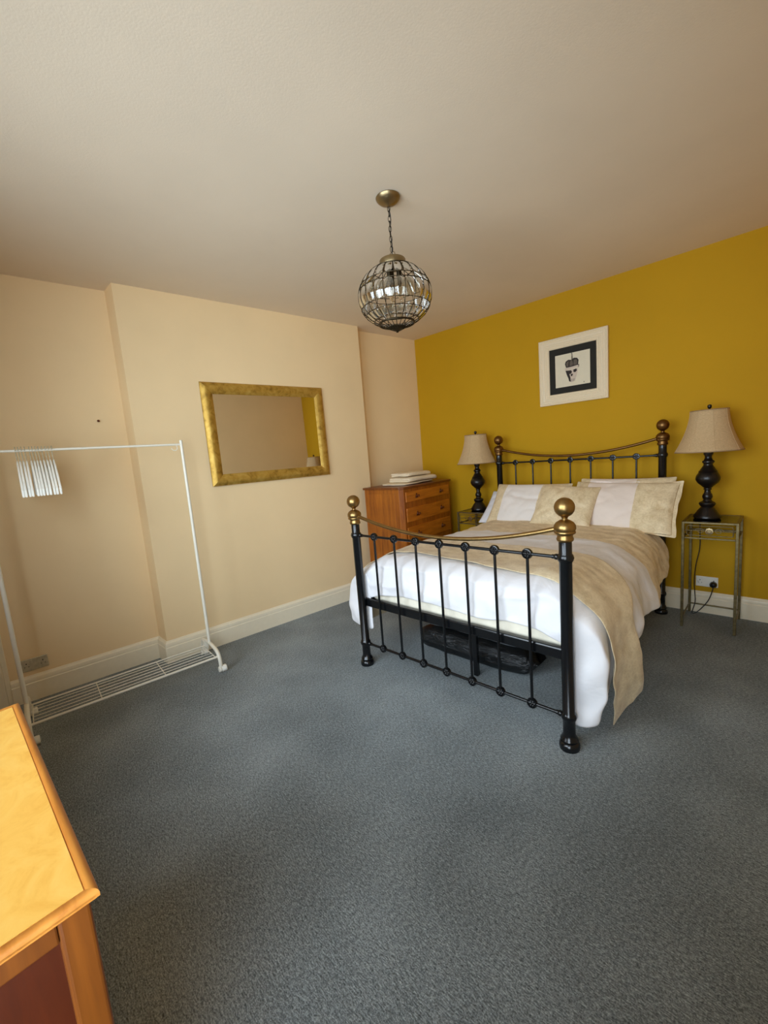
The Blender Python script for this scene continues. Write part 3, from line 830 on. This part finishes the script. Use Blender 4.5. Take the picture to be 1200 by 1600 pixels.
for (z0, z1) in ((1.018, 1.122), (0.812, 0.955), (0.60, 0.758), (0.36, 0.545), (0.105, 0.305)):
    xf = CX1 - 0.014
    dr = MB().box(xf - 0.02, xf + 0.008, -0.40, 0.40, z0, z1).build('drawer', 'chestx', ch, bevel=0.004)
    for yy in (-0.225, 0.225):
        zc = (z0 + z1) / 2
        Mx = Matrix.Translation((xf + 0.008, yy, zc)) @ Matrix.Rotation(PI / 2, 4, 'Y')
        k = MB(); k.lathe([(0.011, 0), (0.010, 0.006), (0.006, 0.010), (0.006, 0.016), (0.013, 0.024), (0.014, 0.030), (0.008, 0.036), (1e-6, 0.037)], 14, mtx=Mx)
        k.prism([(-0.024, -0.022), (-0.024, 0.022), (-0.008, 0.02), (0.026, 0.004), (0.026, -0.004), (-0.008, -0.02)], 0.0, 0.004, Matrix.Translation((xf + 0.0075, yy, zc)) @ Matrix(((0, 0, 1, 0), (0, 1, 0, 0), (1, 0, 0, 0), (0, 0, 0, 1))))
        k.build('pull', 'knob', dr, smooth=40)

# folded towels on the chest
def towel(L, Wd, layers, th, loc, rz, label, seed):
    """folded towel: soft plump layers joined by round folds at alternate sides"""
    mb = MB(); n = 20; vs = []; fs = []
    path = []
    for k in range(layers):
        z = th * 0.5 + k * th; a, b_ = (-Wd / 2, Wd / 2) if k % 2 == 0 else (Wd / 2, -Wd / 2)
        for i in range(9): path.append((a + (b_ - a) * i / 8, z))
        if k < layers - 1:
            for q in range(1, 4):
                ang = -PI / 2 + PI * q / 4; sg = 1 if b_ > 0 else -1
                path.append((b_ + sg * th * 0.55 * math.cos(ang), z + th * 0.5 + th * 0.5 * math.sin(ang)))
    for j in range(n + 1):
        v_ = j / n * 2 - 1; y = v_ * L / 2
        droop = 1 - 0.28 * abs(v_) ** 6
        for i, (x, z) in enumerate(path):
            e = 1 - 0.12 * abs(v_) ** 8
            vs.append((x * e + 0.012 * nz(y * 3, i * .25, seed, 2), y + 0.016 * nz(x * 4, z * 30, seed, 2), z * droop + 0.006 * nz(x * 5, y * 5, seed + z * 20, 2)))
    m_ = len(path)
    for j in range(n):
        for i in range(m_ - 1): fs.append((j * m_ + i, (j + 1) * m_ + i, (j + 1) * m_ + i + 1, j * m_ + i + 1))
    mb.add(vs, fs); o = mb.build('folded_towel', 'towel', None, smooth=0, solid=th * 0.92, sub=2, soff=0)
    o.location = loc; o.rotation_euler = (0, 0, rz)
    return tagd(o, label, 'towel', 'towels stacked on the chest')
towel(0.56, 0.34, 1, 0.018, (0.20, -0.68, 1.183), 0.10, 'thin wide cream towel at the bottom of the stack on the chest', 1)
towel(0.50, 0.29, 2, 0.027, (0.21, -0.61, 1.206), 0.02, 'thick folded cream towel in the middle of the stack on the chest', 4)
towel(0.42, 0.26, 2, 0.022, (0.20, -0.63, 1.264), 0.06, 'smaller folded cream towel on top of the stack on the chest', 8)

# ------------------------------------------------------------------ mirror
my1, my2, mz1, mz2 = -2.677, -1.509, 1.36, 2.216
nrm = math.hypot(1, PH)
mir = empty('wall_mirror'); tagd(mir, 'landscape wall mirror in a wide mottled gold frame on the cream chimney breast', 'mirror')
yc = (my1 + my2) / 2
mw, mh = (my2 - my1) * nrm, mz2 - mz1
# local: x along the wall (towards the yellow wall), y into the wall, z up
mir.location = (cwx(yc) + 0.008, yc, mz1); mir.rotation_euler = (math.radians(-0.7), 0, PI / 2 - math.atan(PH))
FW = 0.095
prof = [(0, 0), (0, 0.012), (0.012, 0.024), (0.035, 0.033), (0.06, 0.030), (0.08, 0.018), (0.092, 0.012), (FW, 0.010), (FW, 0.0)]   # (inset, height out of wall)
def mitred(parent, W_, H_, prof, mat, name, z0=0.0, smooth=30):
    cs = [(-W_ / 2, 0), (W_ / 2, 0), (W_ / 2, H_), (-W_ / 2, H_)]
    ins = [(1, 1), (-1, 1), (-1, -1), (1, -1)]
    for e in range(4):
        a, b_ = e, (e + 1) % 4; mb = MB(); k = len(prof)
        vs = [(cs[c][0] + ins[c][0] * q, -h, cs[c][1] + ins[c][1] * q) for c in (a, b_) for q, h in prof]
        fs = [(j, (j + 1) % k, k + (j + 1) % k, k + j) for j in range(k)] + [tuple(reversed(range(k))), tuple(range(k, 2 * k))]
        mb.add(vs, fs); mb.build(name, mat, parent, smooth=smooth)
mitred(mir, mw, mh, prof, 'goldleaf', 'frame_side')
MB().box(-mw / 2 + FW - 0.006, mw / 2 - FW + 0.006, -0.008, -0.004, FW - 0.006, mh - FW + 0.006).build('mirror_glass', 'mirror', mir)
MB().box(-mw / 2 + 0.02, mw / 2 - 0.02, -0.003, 0.0, 0.02, mh - 0.02).build('backing', 'chestdark', mir)

# ------------------------------------------------------------------ framed print
px1, px2, pz1, pz2 = 1.437, 2.057, 1.859, 2.474
pic = empty('framed_picture', ((px1 + px2) / 2, -0.004, pz1)); tagd(pic, 'square ivory framed print of a crowned skull hanging above the bed', 'picture')
pw, ph_ = px2 - px1, pz2 - pz1
FP = 0.098
prof = [(0, 0), (0, 0.024), (0.006, 0.028), (0.012, 0.024), (0.018, 0.028), (0.026, 0.024), (0.034, 0.027), (0.05, 0.022), (0.058, 0.025), (0.066, 0.021), (0.074, 0.024), (0.082, 0.019), (0.09, 0.021), (FP, 0.014), (FP, 0.0)]
mitred(pic, pw, ph_, prof, 'framewhite', 'frame_side', smooth=25)
MB().box(-pw / 2 + FP - .004, pw / 2 - FP + .004, -0.010, -0.004, FP - .004, ph_ - FP + .004).build('mount', 'mat_black', pic)
ow = pw / 2 - FP - 0.055
MB().box(-ow, ow, -0.0112, -0.0098, FP + 0.058, ph_ - FP - 0.062).build('print_paper', 'paper', pic)
cz = ph_ / 2
def flat(poly, y, mat, name):
    MB().prism(poly, 0.0, 0.0004, Matrix.Translation((0, -y, cz)) @ Matrix(((1, 0, 0, 0), (0, 0, -1, 0), (0, 1, 0, 0), (0, 0, 0, 1)))).build(name, mat, pic)
k = 1.0
flat([(-0.062, -0.005), (-0.05, -0.045), (-0.036, -0.08), (-0.03, -0.108), (-0.012, -0.118), (0.012, -0.114), (0.028, -0.095), (0.04, -0.055), (0.05, -0.02), (0.05, 0.0)], 0.0114, 'inkpale', 'skull')
flat([(-0.062, -0.005), (-0.05, -0.045), (-0.036, -0.08), (-0.03, -0.108), (-0.015, -0.112), (-0.018, -0.075), (-0.026, -0.045), (-0.02, -0.01)], 0.0119, 'ink', 'skull_shading')
flat([(-0.038, -0.014), (-0.014, -0.008), (-0.002, -0.022), (-0.010, -0.042), (-0.032, -0.040)], 0.0124, 'ink', 'eye_socket')
flat([(0.010, -0.008), (0.038, -0.002), (0.042, -0.022), (0.026, -0.034), (0.010, -0.028)], 0.0124, 'ink', 'eye_socket')
flat([(-0.016, -0.046), (0.004, -0.042), (0.004, -0.058), (-0.012, -0.066)], 0.0124, 'ink', 'nose_hollow')
for i in range(6):
    x = -0.02 + i * 0.008; flat([(x, -0.088), (x + 0.002, -0.088), (x + 0.002, -0.112), (x, -0.112)], 0.0124, 'inkgrey', 'tooth_line')
flat([(-0.056, 0.02), (-0.066, 0.055), (-0.058, 0.078), (-0.034, 0.09), (-0.008, 0.084), (0.016, 0.098), (0.044, 0.092), (0.058, 0.072), (0.052, 0.024)], 0.0114, 'ink', 'crown')
flat([(-0.05, 0.03), (-0.056, 0.055), (-0.046, 0.072), (-0.03, 0.078), (-0.034, 0.05), (-0.036, 0.028)], 0.0119, 'inkgrey', 'crown_arch')
flat([(0.012, 0.034), (0.014, 0.08), (0.036, 0.082), (0.046, 0.066), (0.042, 0.032)], 0.0119, 'inkgrey', 'crown_arch')
flat([(-0.024, 0.03), (-0.02, 0.072), (0.0, 0.08), (0.008, 0.05), (0.004, 0.03)], 0.0119, 'inkgrey', 'crown_arch')
flat([(-0.007, 0.086), (-0.003, 0.13), (-0.009, 0.152), (0.003, 0.14), (0.007, 0.088)], 0.0119, 'inkgrey', 'crown_cross')
flat([(-0.066, -0.002), (-0.064, 0.018), (0.0, 0.022), (0.052, 0.028), (0.058, 0.012), (0.0, 0.004), (-0.05, -0.004)], 0.0124, 'inkpale', 'crown_band')
flat([(0.052, 0.03), (0.062, 0.034), (0.06, 0.012), (0.05, 0.004)], 0.0119, 'ink', 'crown_band_end')
flat([(0.098, -0.135), (0.103, -0.125), (0.106, -0.133), (0.104, -0.14)], 0.0119, 'inkgrey', 'signature')

# ------------------------------------------------------------------ pendant light
pcx, pcy = 1.631, -2.34
pen = empty('pendant_light', (pcx, pcy, 2.1765)); tagd(pen, 'globe pendant light of clear crystal bars in a bronze wire cage', 'pendant light')
PO = (0, 0, 2.1765)
def pm(): return MB(PO)
pm().lathe([(0.064, H - 0.0005), (0.0665, H - 0.004), (0.064, H - 0.012), (0.05, H - 0.026), (0.03, H - 0.035), (0.014, H - 0.039), (0.008, H - 0.046), (1e-6, H - 0.048)][::-1], 32).build('ceiling_rose', 'satinbrass', pen, smooth=40)
def link(z, L, wdt, ang):
    pts = []
    for k in range(16):
        a = 2 * PI * k / 16; x = wdt * math.cos(a); zz = L * math.sin(a)
        pts.append((x * math.cos(ang), x * math.sin(ang), z + zz))
    return pm().tube(pts, 0.0017, 6, closed=True).build('chain_link', 'bronze', pen, smooth=60)
zt_, zb_ = H - 0.045, 2.60
nl = 9; step = (zt_ - zb_) / nl
for i in range(nl): link(zt_ - step * (i + 0.5), step * 0.66, 0.0075, (i % 2) * PI / 2 + 0.4)
pm().tube(bez([(0, 0, zt_), (0.007, 0.002, 2.76), (-0.006, 0.004, 2.70), (0.008, -0.003, 2.64), (0.0, 0.0, 2.58)], 8), 0.0025, 8).build('flex', 'dark', pen, smooth=60)
pts = [(0.018 * math.sin(a) * (1.2 if a > PI else 1), 0.004, 2.586 + 0.014 * math.cos(a)) for a in (2 * PI * k / 14 for k in range(14))]
pm().tube(pts, 0.002, 6, closed=True).build('hook', 'satinbrass', pen, smooth=60)
pm().lathe([(0.071, 2.523), (0.072, 2.525), (0.072, 2.553), (0.069, 2.557), (0.03, 2.559), (0.02, 2.564), (0.012, 2.578), (0.006, 2.582), (1e-6, 2.583)], 32).build('cap', 'satinbrass', pen, smooth=40)
GP = [(0.070, 2.523), (0.112, 2.506), (0.150, 2.480), (0.178, 2.448), (0.195, 2.413), (0.202, 2.375), (0.200, 2.338), (0.188, 2.303), (0.166, 2.272), (0.136, 2.246), (0.100, 2.226), (0.060, 2.209), (0.03, 2.194), (0.012, 2.186)]
def gr(z):
    for (r1, z1), (r2, z2) in zip(GP, GP[1:]):
        if z2 <= z <= z1: return r1 + (r2 - r1) * (z1 - z) / (z1 - z2)
    return GP[0][0] if z > GP[0][1] else GP[-1][0]
NR = 22
for i in range(NR):
    a = 2 * PI * i / NR
    pm().tube(bez([(r * math.cos(a), r * math.sin(a), z) for r, z in GP], 3), 0.0019, 5).build('rib', 'bronze', pen, smooth=60)
for z in (2.506, 2.425, 2.398, 2.305, 2.272, 2.238):
    r = gr(z) + 0.001
    pm().tube([(r * math.cos(2 * PI * k / 48), r * math.sin(2 * PI * k / 48), z) for k in range(48)], 0.002, 5, closed=True).build('ring', 'bronze', pen, smooth=60)
def crystal(z0, z1, i, wdt):
    a = 2 * PI * (i + 0.5) / NR
    c = Vector((math.cos(a), math.sin(a), 0)); s_ = Vector((-math.sin(a), math.cos(a), 0))
    vs = []; n = 6
    sec = [(-1, 0.0), (-0.62, 0.8), (0, 1.0), (0.62, 0.8), (1, 0.0), (0.5, -0.6), (-0.5, -0.6)]; q_ = len(sec)
    for k in range(n + 1):
        z = z0 + (z1 - z0) * k / n
        r = gr(z) - 0.003; e_ = 0.6 if k in (0, n) else 1
        hw = e_ * min(wdt, r * PI / NR * 0.9); th = 0.006 * e_
        p = c * r + Vector((0, 0, z))
        vs += [p + s_ * hw * sx + c * th * sy for sx, sy in sec]
    fs = [tuple(range(q_)), tuple(reversed([n * q_ + q for q in range(q_)]))]
    for k in range(n):
        for q in range(q_): fs.append((k * q_ + q, (k + 1) * q_ + q, (k + 1) * q_ + (q + 1) % q_, k * q_ + (q + 1) % q_))
    pm().add(vs, fs).build('crystal_bar', 'crystal', pen, smooth=50)
for i in range(NR):
    crystal(2.428, 2.503, i, 0.019); crystal(2.308, 2.396, i, 0.025); crystal(2.241, 2.270, i, 0.020)
pm().lathe([(0.05, 2.2055), (0.048, 2.2035), (0.034, 2.197), (0.03, 2.192), (0.012, 2.184), (0.006, 2.182), (0.0075, 2.178), (1e-6, 2.1765)], 28).build('bottom_finial', 'bronze', pen, smooth=40)
pm().tube([(0.098 * math.cos(2 * PI * k / 40), 0.098 * math.sin(2 * PI * k / 40), 2.225) for k in range(40)], 0.0055, 8, closed=True).build('bottom_band', 'bronze', pen, smooth=60)
for k in range(3):
    a = 2 * PI * k / 3 + 0.5; x, y = 0.032 * math.cos(a), 0.032 * math.sin(a)
    h = pm().lathe([(0.014, 2.524), (0.014, 2.47), (0.011, 2.466), (0.011, 2.425), (0.009, 2.42)], 14, (x, y, 0)).build('bulb_holder', 'bronze', pen, smooth=40)
    pm().lathe([(0.009, 2.421), (0.015, 2.405), (0.017, 2.39), (0.014, 2.365), (0.006, 2.34), (1e-6, 2.325)], 14, (x, y, 0)).build('bulb', 'bulb', h, smooth=60)

# ------------------------------------------------------------------ clothes rail
RO = Vector((-0.018, -3.528, 0)); RZ = math.atan2(1, PH)
rk = empty('clothes_rail', RO, RZ); tagd(rk, 'white tubular clothes rail on casters with a wire shoe shelf by the cream wall', 'clothes rail')
HL = 0.547; RH = 1.702
for sx in (-1, 1):
    x = sx * HL
    MB().tube([(x, 0, 0.165), (x, 0, 0.9), (x, 0, RH + 0.03)], [0.0125, 0.0115, 0.0105], 12).build('post', 'whitemetal', rk, smooth=60)
    pts = bez([(x, -0.205, 0.045), (x, -0.198, 0.10), (x, -0.165, 0.145), (x, -0.09, 0.165), (x, 0, 0.17), (x, 0.09, 0.165), (x, 0.165, 0.145), (x, 0.198, 0.10), (x, 0.205, 0.045)], 6)
    MB().tube(pts, 0.0135, 12).build('base_arm', 'whitemetal', rk, smooth=60)
    for sy in (-1, 1):
        c = MB(); Mx = Matrix.Translation((x - 0.018, sy * 0.205, 0.026)) @ Matrix.Rotation(PI / 2, 4, 'Y')
        c.lathe([(0.016, 0.018), (0.024, 0.02), (0.0255, 0.024), (0.0255, 0.052), (0.022, 0.056), (1e-6, 0.056)], 20, mtx=Mx)
        cs = c.build('caster', 'whiteplastic', rk, smooth=40)
        f_ = MB(); f_.lathe([(0.02, 0.0), (0.022, 0.004), (0.022, 0.014), (0.018, 0.018)], 16, mtx=Mx); f_.tube([(x, sy * 0.205, 0.03), (x, sy * 0.205, 0.06)], 0.0135, 10)
        f_.build('caster_fork', 'whitemetal', cs, smooth=40)
    b = MB(); b.box(x - sx * 0.0 - 0.016, x + 0.016, 0.085, 0.125, 0.085, 0.16); b.build('shelf_bracket', 'whitemetal', rk, bevel=0.004)
    # little wire end hook under the rail
    hx = x - sx * 0.03
    MB().tube([(hx, 0, RH)] + [(hx - sx * 0.02 + sx * 0.02 * math.cos(a), 0.0, RH - 0.022 + 0.02 * math.sin(a)) for a in (PI / 2 - k * 0.33 for k in range(15))][1:], 0.0028, 6).build('end_hook', 'whitemetal', rk, smooth=60)
MB().tube([(-HL, 0, RH), (HL, 0, RH)], 0.0075, 12).build('hanging_bar', 'whitemetal', rk, smooth=60)
MB().tube([(-HL, -0.185, 0.118), (HL, -0.185, 0.118)], 0.008, 10).build('shelf_front_bar', 'whitemetal', rk, smooth=60)
MB().tube([(-HL, 0.105, 0.118), (HL, 0.105, 0.118)], 0.0055, 10).build('shelf_back_bar', 'whitemetal', rk, smooth=60)
for i in range(5):
    y = -0.185 + 0.29 * (i + 1) / 6
    MB().tube([(-HL + 0.02, y, 0.12), (HL - 0.02, y, 0.12)], 0.0026, 6).build('shelf_wire', 'whitemetal', rk, smooth=60)
for x in (-HL + 0.022, -HL + 0.36, HL - 0.36, HL - 0.022):
    MB().tube([(x, -0.185, 0.1165), (x, 0.105, 0.1165)], 0.0032, 6).build('shelf_crosswire', 'whitemetal', rk, smooth=60)

# hangers on the rail
def hanger():
    r = empty('coat_hanger')   # origin on top of the rail contact; arms along local y
    pts = [(0, 0.016 * math.cos(a), 0.0085 + 0.0 + 0.016 * math.sin(a) - 0.0105 + 0.0) for a in (PI * 1.15 - k * 0.25 for k in range(15))]
    pts = [(0, p[1], p[2] - 0.003) for p in pts] + [(0, 0.006, -0.034), (0, 0.0, -0.05), (0, 0, -0.09)]
    MB().tube(pts, 0.0024, 6).build('hook', 'greyhook', r, smooth=60)
    for sy in (-1, 1):
        b = MB(); path = [(0, -0.088, 0.017), (0.03, -0.097, 0.017), (0.08, -0.127, 0.016), (0.14, -0.18, 0.016), (0.19, -0.238, 0.018), (0.207, -0.264, 0.020)]
        vs = []; fs = []
        for y, z, hh in path:
            t_ = 0.0046 + 0.0012 * y / 0.2
            vs += [(-t_, sy * y, z - hh), (t_, sy * y, z - hh), (t_, sy * y, z + hh), (-t_, sy * y, z + hh)]
        for k_ in range(len(path) - 1):
            for q in range(4): fs.append((k_ * 4 + q, k_ * 4 + (q + 1) % 4, (k_ + 1) * 4 + (q + 1) % 4, (k_ + 1) * 4 + q))
        fs += [(3, 2, 1, 0), tuple(len(path) * 4 - 4 + q for q in range(4))]
        b.add(vs, fs); b.build('shoulder', 'whiteplastic', r, bevel=0.0025)
    return r
hx0 = None
xs = [-0.373, -0.360, -0.345, -0.330, -0.309, -0.295, -0.281, -0.267, -0.250, -0.234, -0.219, -0.203]
ords = ['first', 'second', 'third', 'fourth', 'fifth', 'sixth', 'seventh', 'eighth', 'ninth', 'tenth', 'eleventh', 'last']
Rz = Matrix.Rotation(RZ, 4, 'Z')
for i, x in enumerate(xs):
    h = hanger() if hx0 is None else copy_tree(hx0)
    hx0 = hx0 or h
    p = RO + (Rz @ Vector((x, 0, 0)))
    h.location = (p.x, p.y, RH + 0.0105); h.rotation_euler = (0, 0, RZ + random.uniform(-0.012, 0.012))
    tagd(h, ('white plastic coat hanger on the clothes rail, %s of twelve counted from the socket end' % ords[i]) if i < 11 else 'white plastic coat hanger on the clothes rail, the one nearest the gold mirror', 'hanger', 'white hangers on the clothes rail')

# ------------------------------------------------------------------ nail in the wall
nl_ = MB(); yy = -3.362
nl_.lathe([(0.006, 0.0), (0.006, 0.012), (0.009, 0.012), (0.009, 0.017), (1e-6, 0.018)], 10, mtx=Matrix.Translation((cwx(yy, -A_L) - 0.001, yy, 1.926)) @ Matrix.Rotation(PI / 2, 4, 'Y'))
tagd(nl_.build('wall_plug', 'knob', None, smooth=40), 'small brown screw stuck in the cream wall above the clothes rail', 'screw')

# ------------------------------------------------------------------ dresser in the window bay
ds = empty('dresser', (2.451, -4.128, 0), math.atan2(0.022, 0.872))
tagd(ds, 'low oak dresser with orange veneered top in the window bay, cut by the picture edge', 'dresser')
# local: origin at the top's front right corner, body runs to -x and -y
DL, DD, DZ = 0.885, 0.46, 0.85
MB().box(-DL, 0, -DD, 0, DZ - 0.02, DZ - 0.0045).build('top_edge', 'dresser', ds, bevel=0.006, seg=4)
# raised lipping around the veneered panel
def lip(p, q, wdt, n_in):
    p = Vector(p); q = Vector(q); d = (q - p).normalized(); nn = Vector(n_in)
    prf = [(0.0, -0.012), (0.0, -0.005), (0.0015, -0.001), (0.004, 0.0012), (0.008, 0.002), (0.012, 0.0015), (wdt, 0.0005), (wdt, -0.012)]
    k_ = len(prf); mb = MB()
    vs = [p + nn * a + d * a + Vector((0, 0, DZ - 0.004 + z)) for a, z in prf] + [q + nn * a - d * a + Vector((0, 0, DZ - 0.004 + z)) for a, z in prf]
    fs = [(j, (j + 1) % k_, k_ + (j + 1) % k_, k_ + j) for j in range(k_)] + [tuple(reversed(range(k_))), tuple(range(k_, 2 * k_))]
    mb.add(vs, fs); mb.build('lipping', 'dresser', ds, smooth=50)
for p, q, n_ in (((0, 0, 0), (-DL, 0, 0), (0, -1, 0)), ((-DL, 0, 0), (-DL, -DD, 0), (1, 0, 0)), ((-DL, -DD, 0), (0, -DD, 0), (0, 1, 0)), ((0, -DD, 0), (0, 0, 0), (-1, 0, 0))):
    lip(p, q, 0.0155, n_)
MB().box(-DL + 0.0175, -0.0175, -DD + 0.0175, -0.0175, DZ - 0.012, DZ - 0.0035).build('veneer_panel', 'veneer', ds)
MB().box(-DL + 0.014, -0.014, -DD + 0.014, -0.014, DZ - 0.0095, DZ - 0.0085).build('panel_groove', 'dark', ds)
ps = 0.045
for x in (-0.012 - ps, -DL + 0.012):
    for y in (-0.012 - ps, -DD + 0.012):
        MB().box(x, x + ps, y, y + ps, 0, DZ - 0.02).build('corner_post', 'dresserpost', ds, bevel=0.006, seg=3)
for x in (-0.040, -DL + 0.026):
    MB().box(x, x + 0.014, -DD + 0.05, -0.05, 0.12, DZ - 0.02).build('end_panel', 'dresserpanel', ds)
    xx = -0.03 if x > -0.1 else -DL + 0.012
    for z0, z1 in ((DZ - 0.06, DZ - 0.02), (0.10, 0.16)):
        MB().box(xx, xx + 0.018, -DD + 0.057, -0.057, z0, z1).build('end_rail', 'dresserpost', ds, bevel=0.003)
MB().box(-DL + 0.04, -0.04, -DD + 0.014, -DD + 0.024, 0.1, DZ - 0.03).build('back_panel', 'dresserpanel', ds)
MB().box(-DL + 0.04, -0.04, -DD + 0.024, -0.03, 0.10, 0.12).build('bottom_board', 'dresserpanel', ds)
for i in range(3):
    z0 = 0.125 + i * 0.232
    dw = MB().box(-DL + 0.06, -0.06, -0.034, -0.014, z0, z0 + 0.222).build('drawer', 'veneer', ds, bevel=0.003)
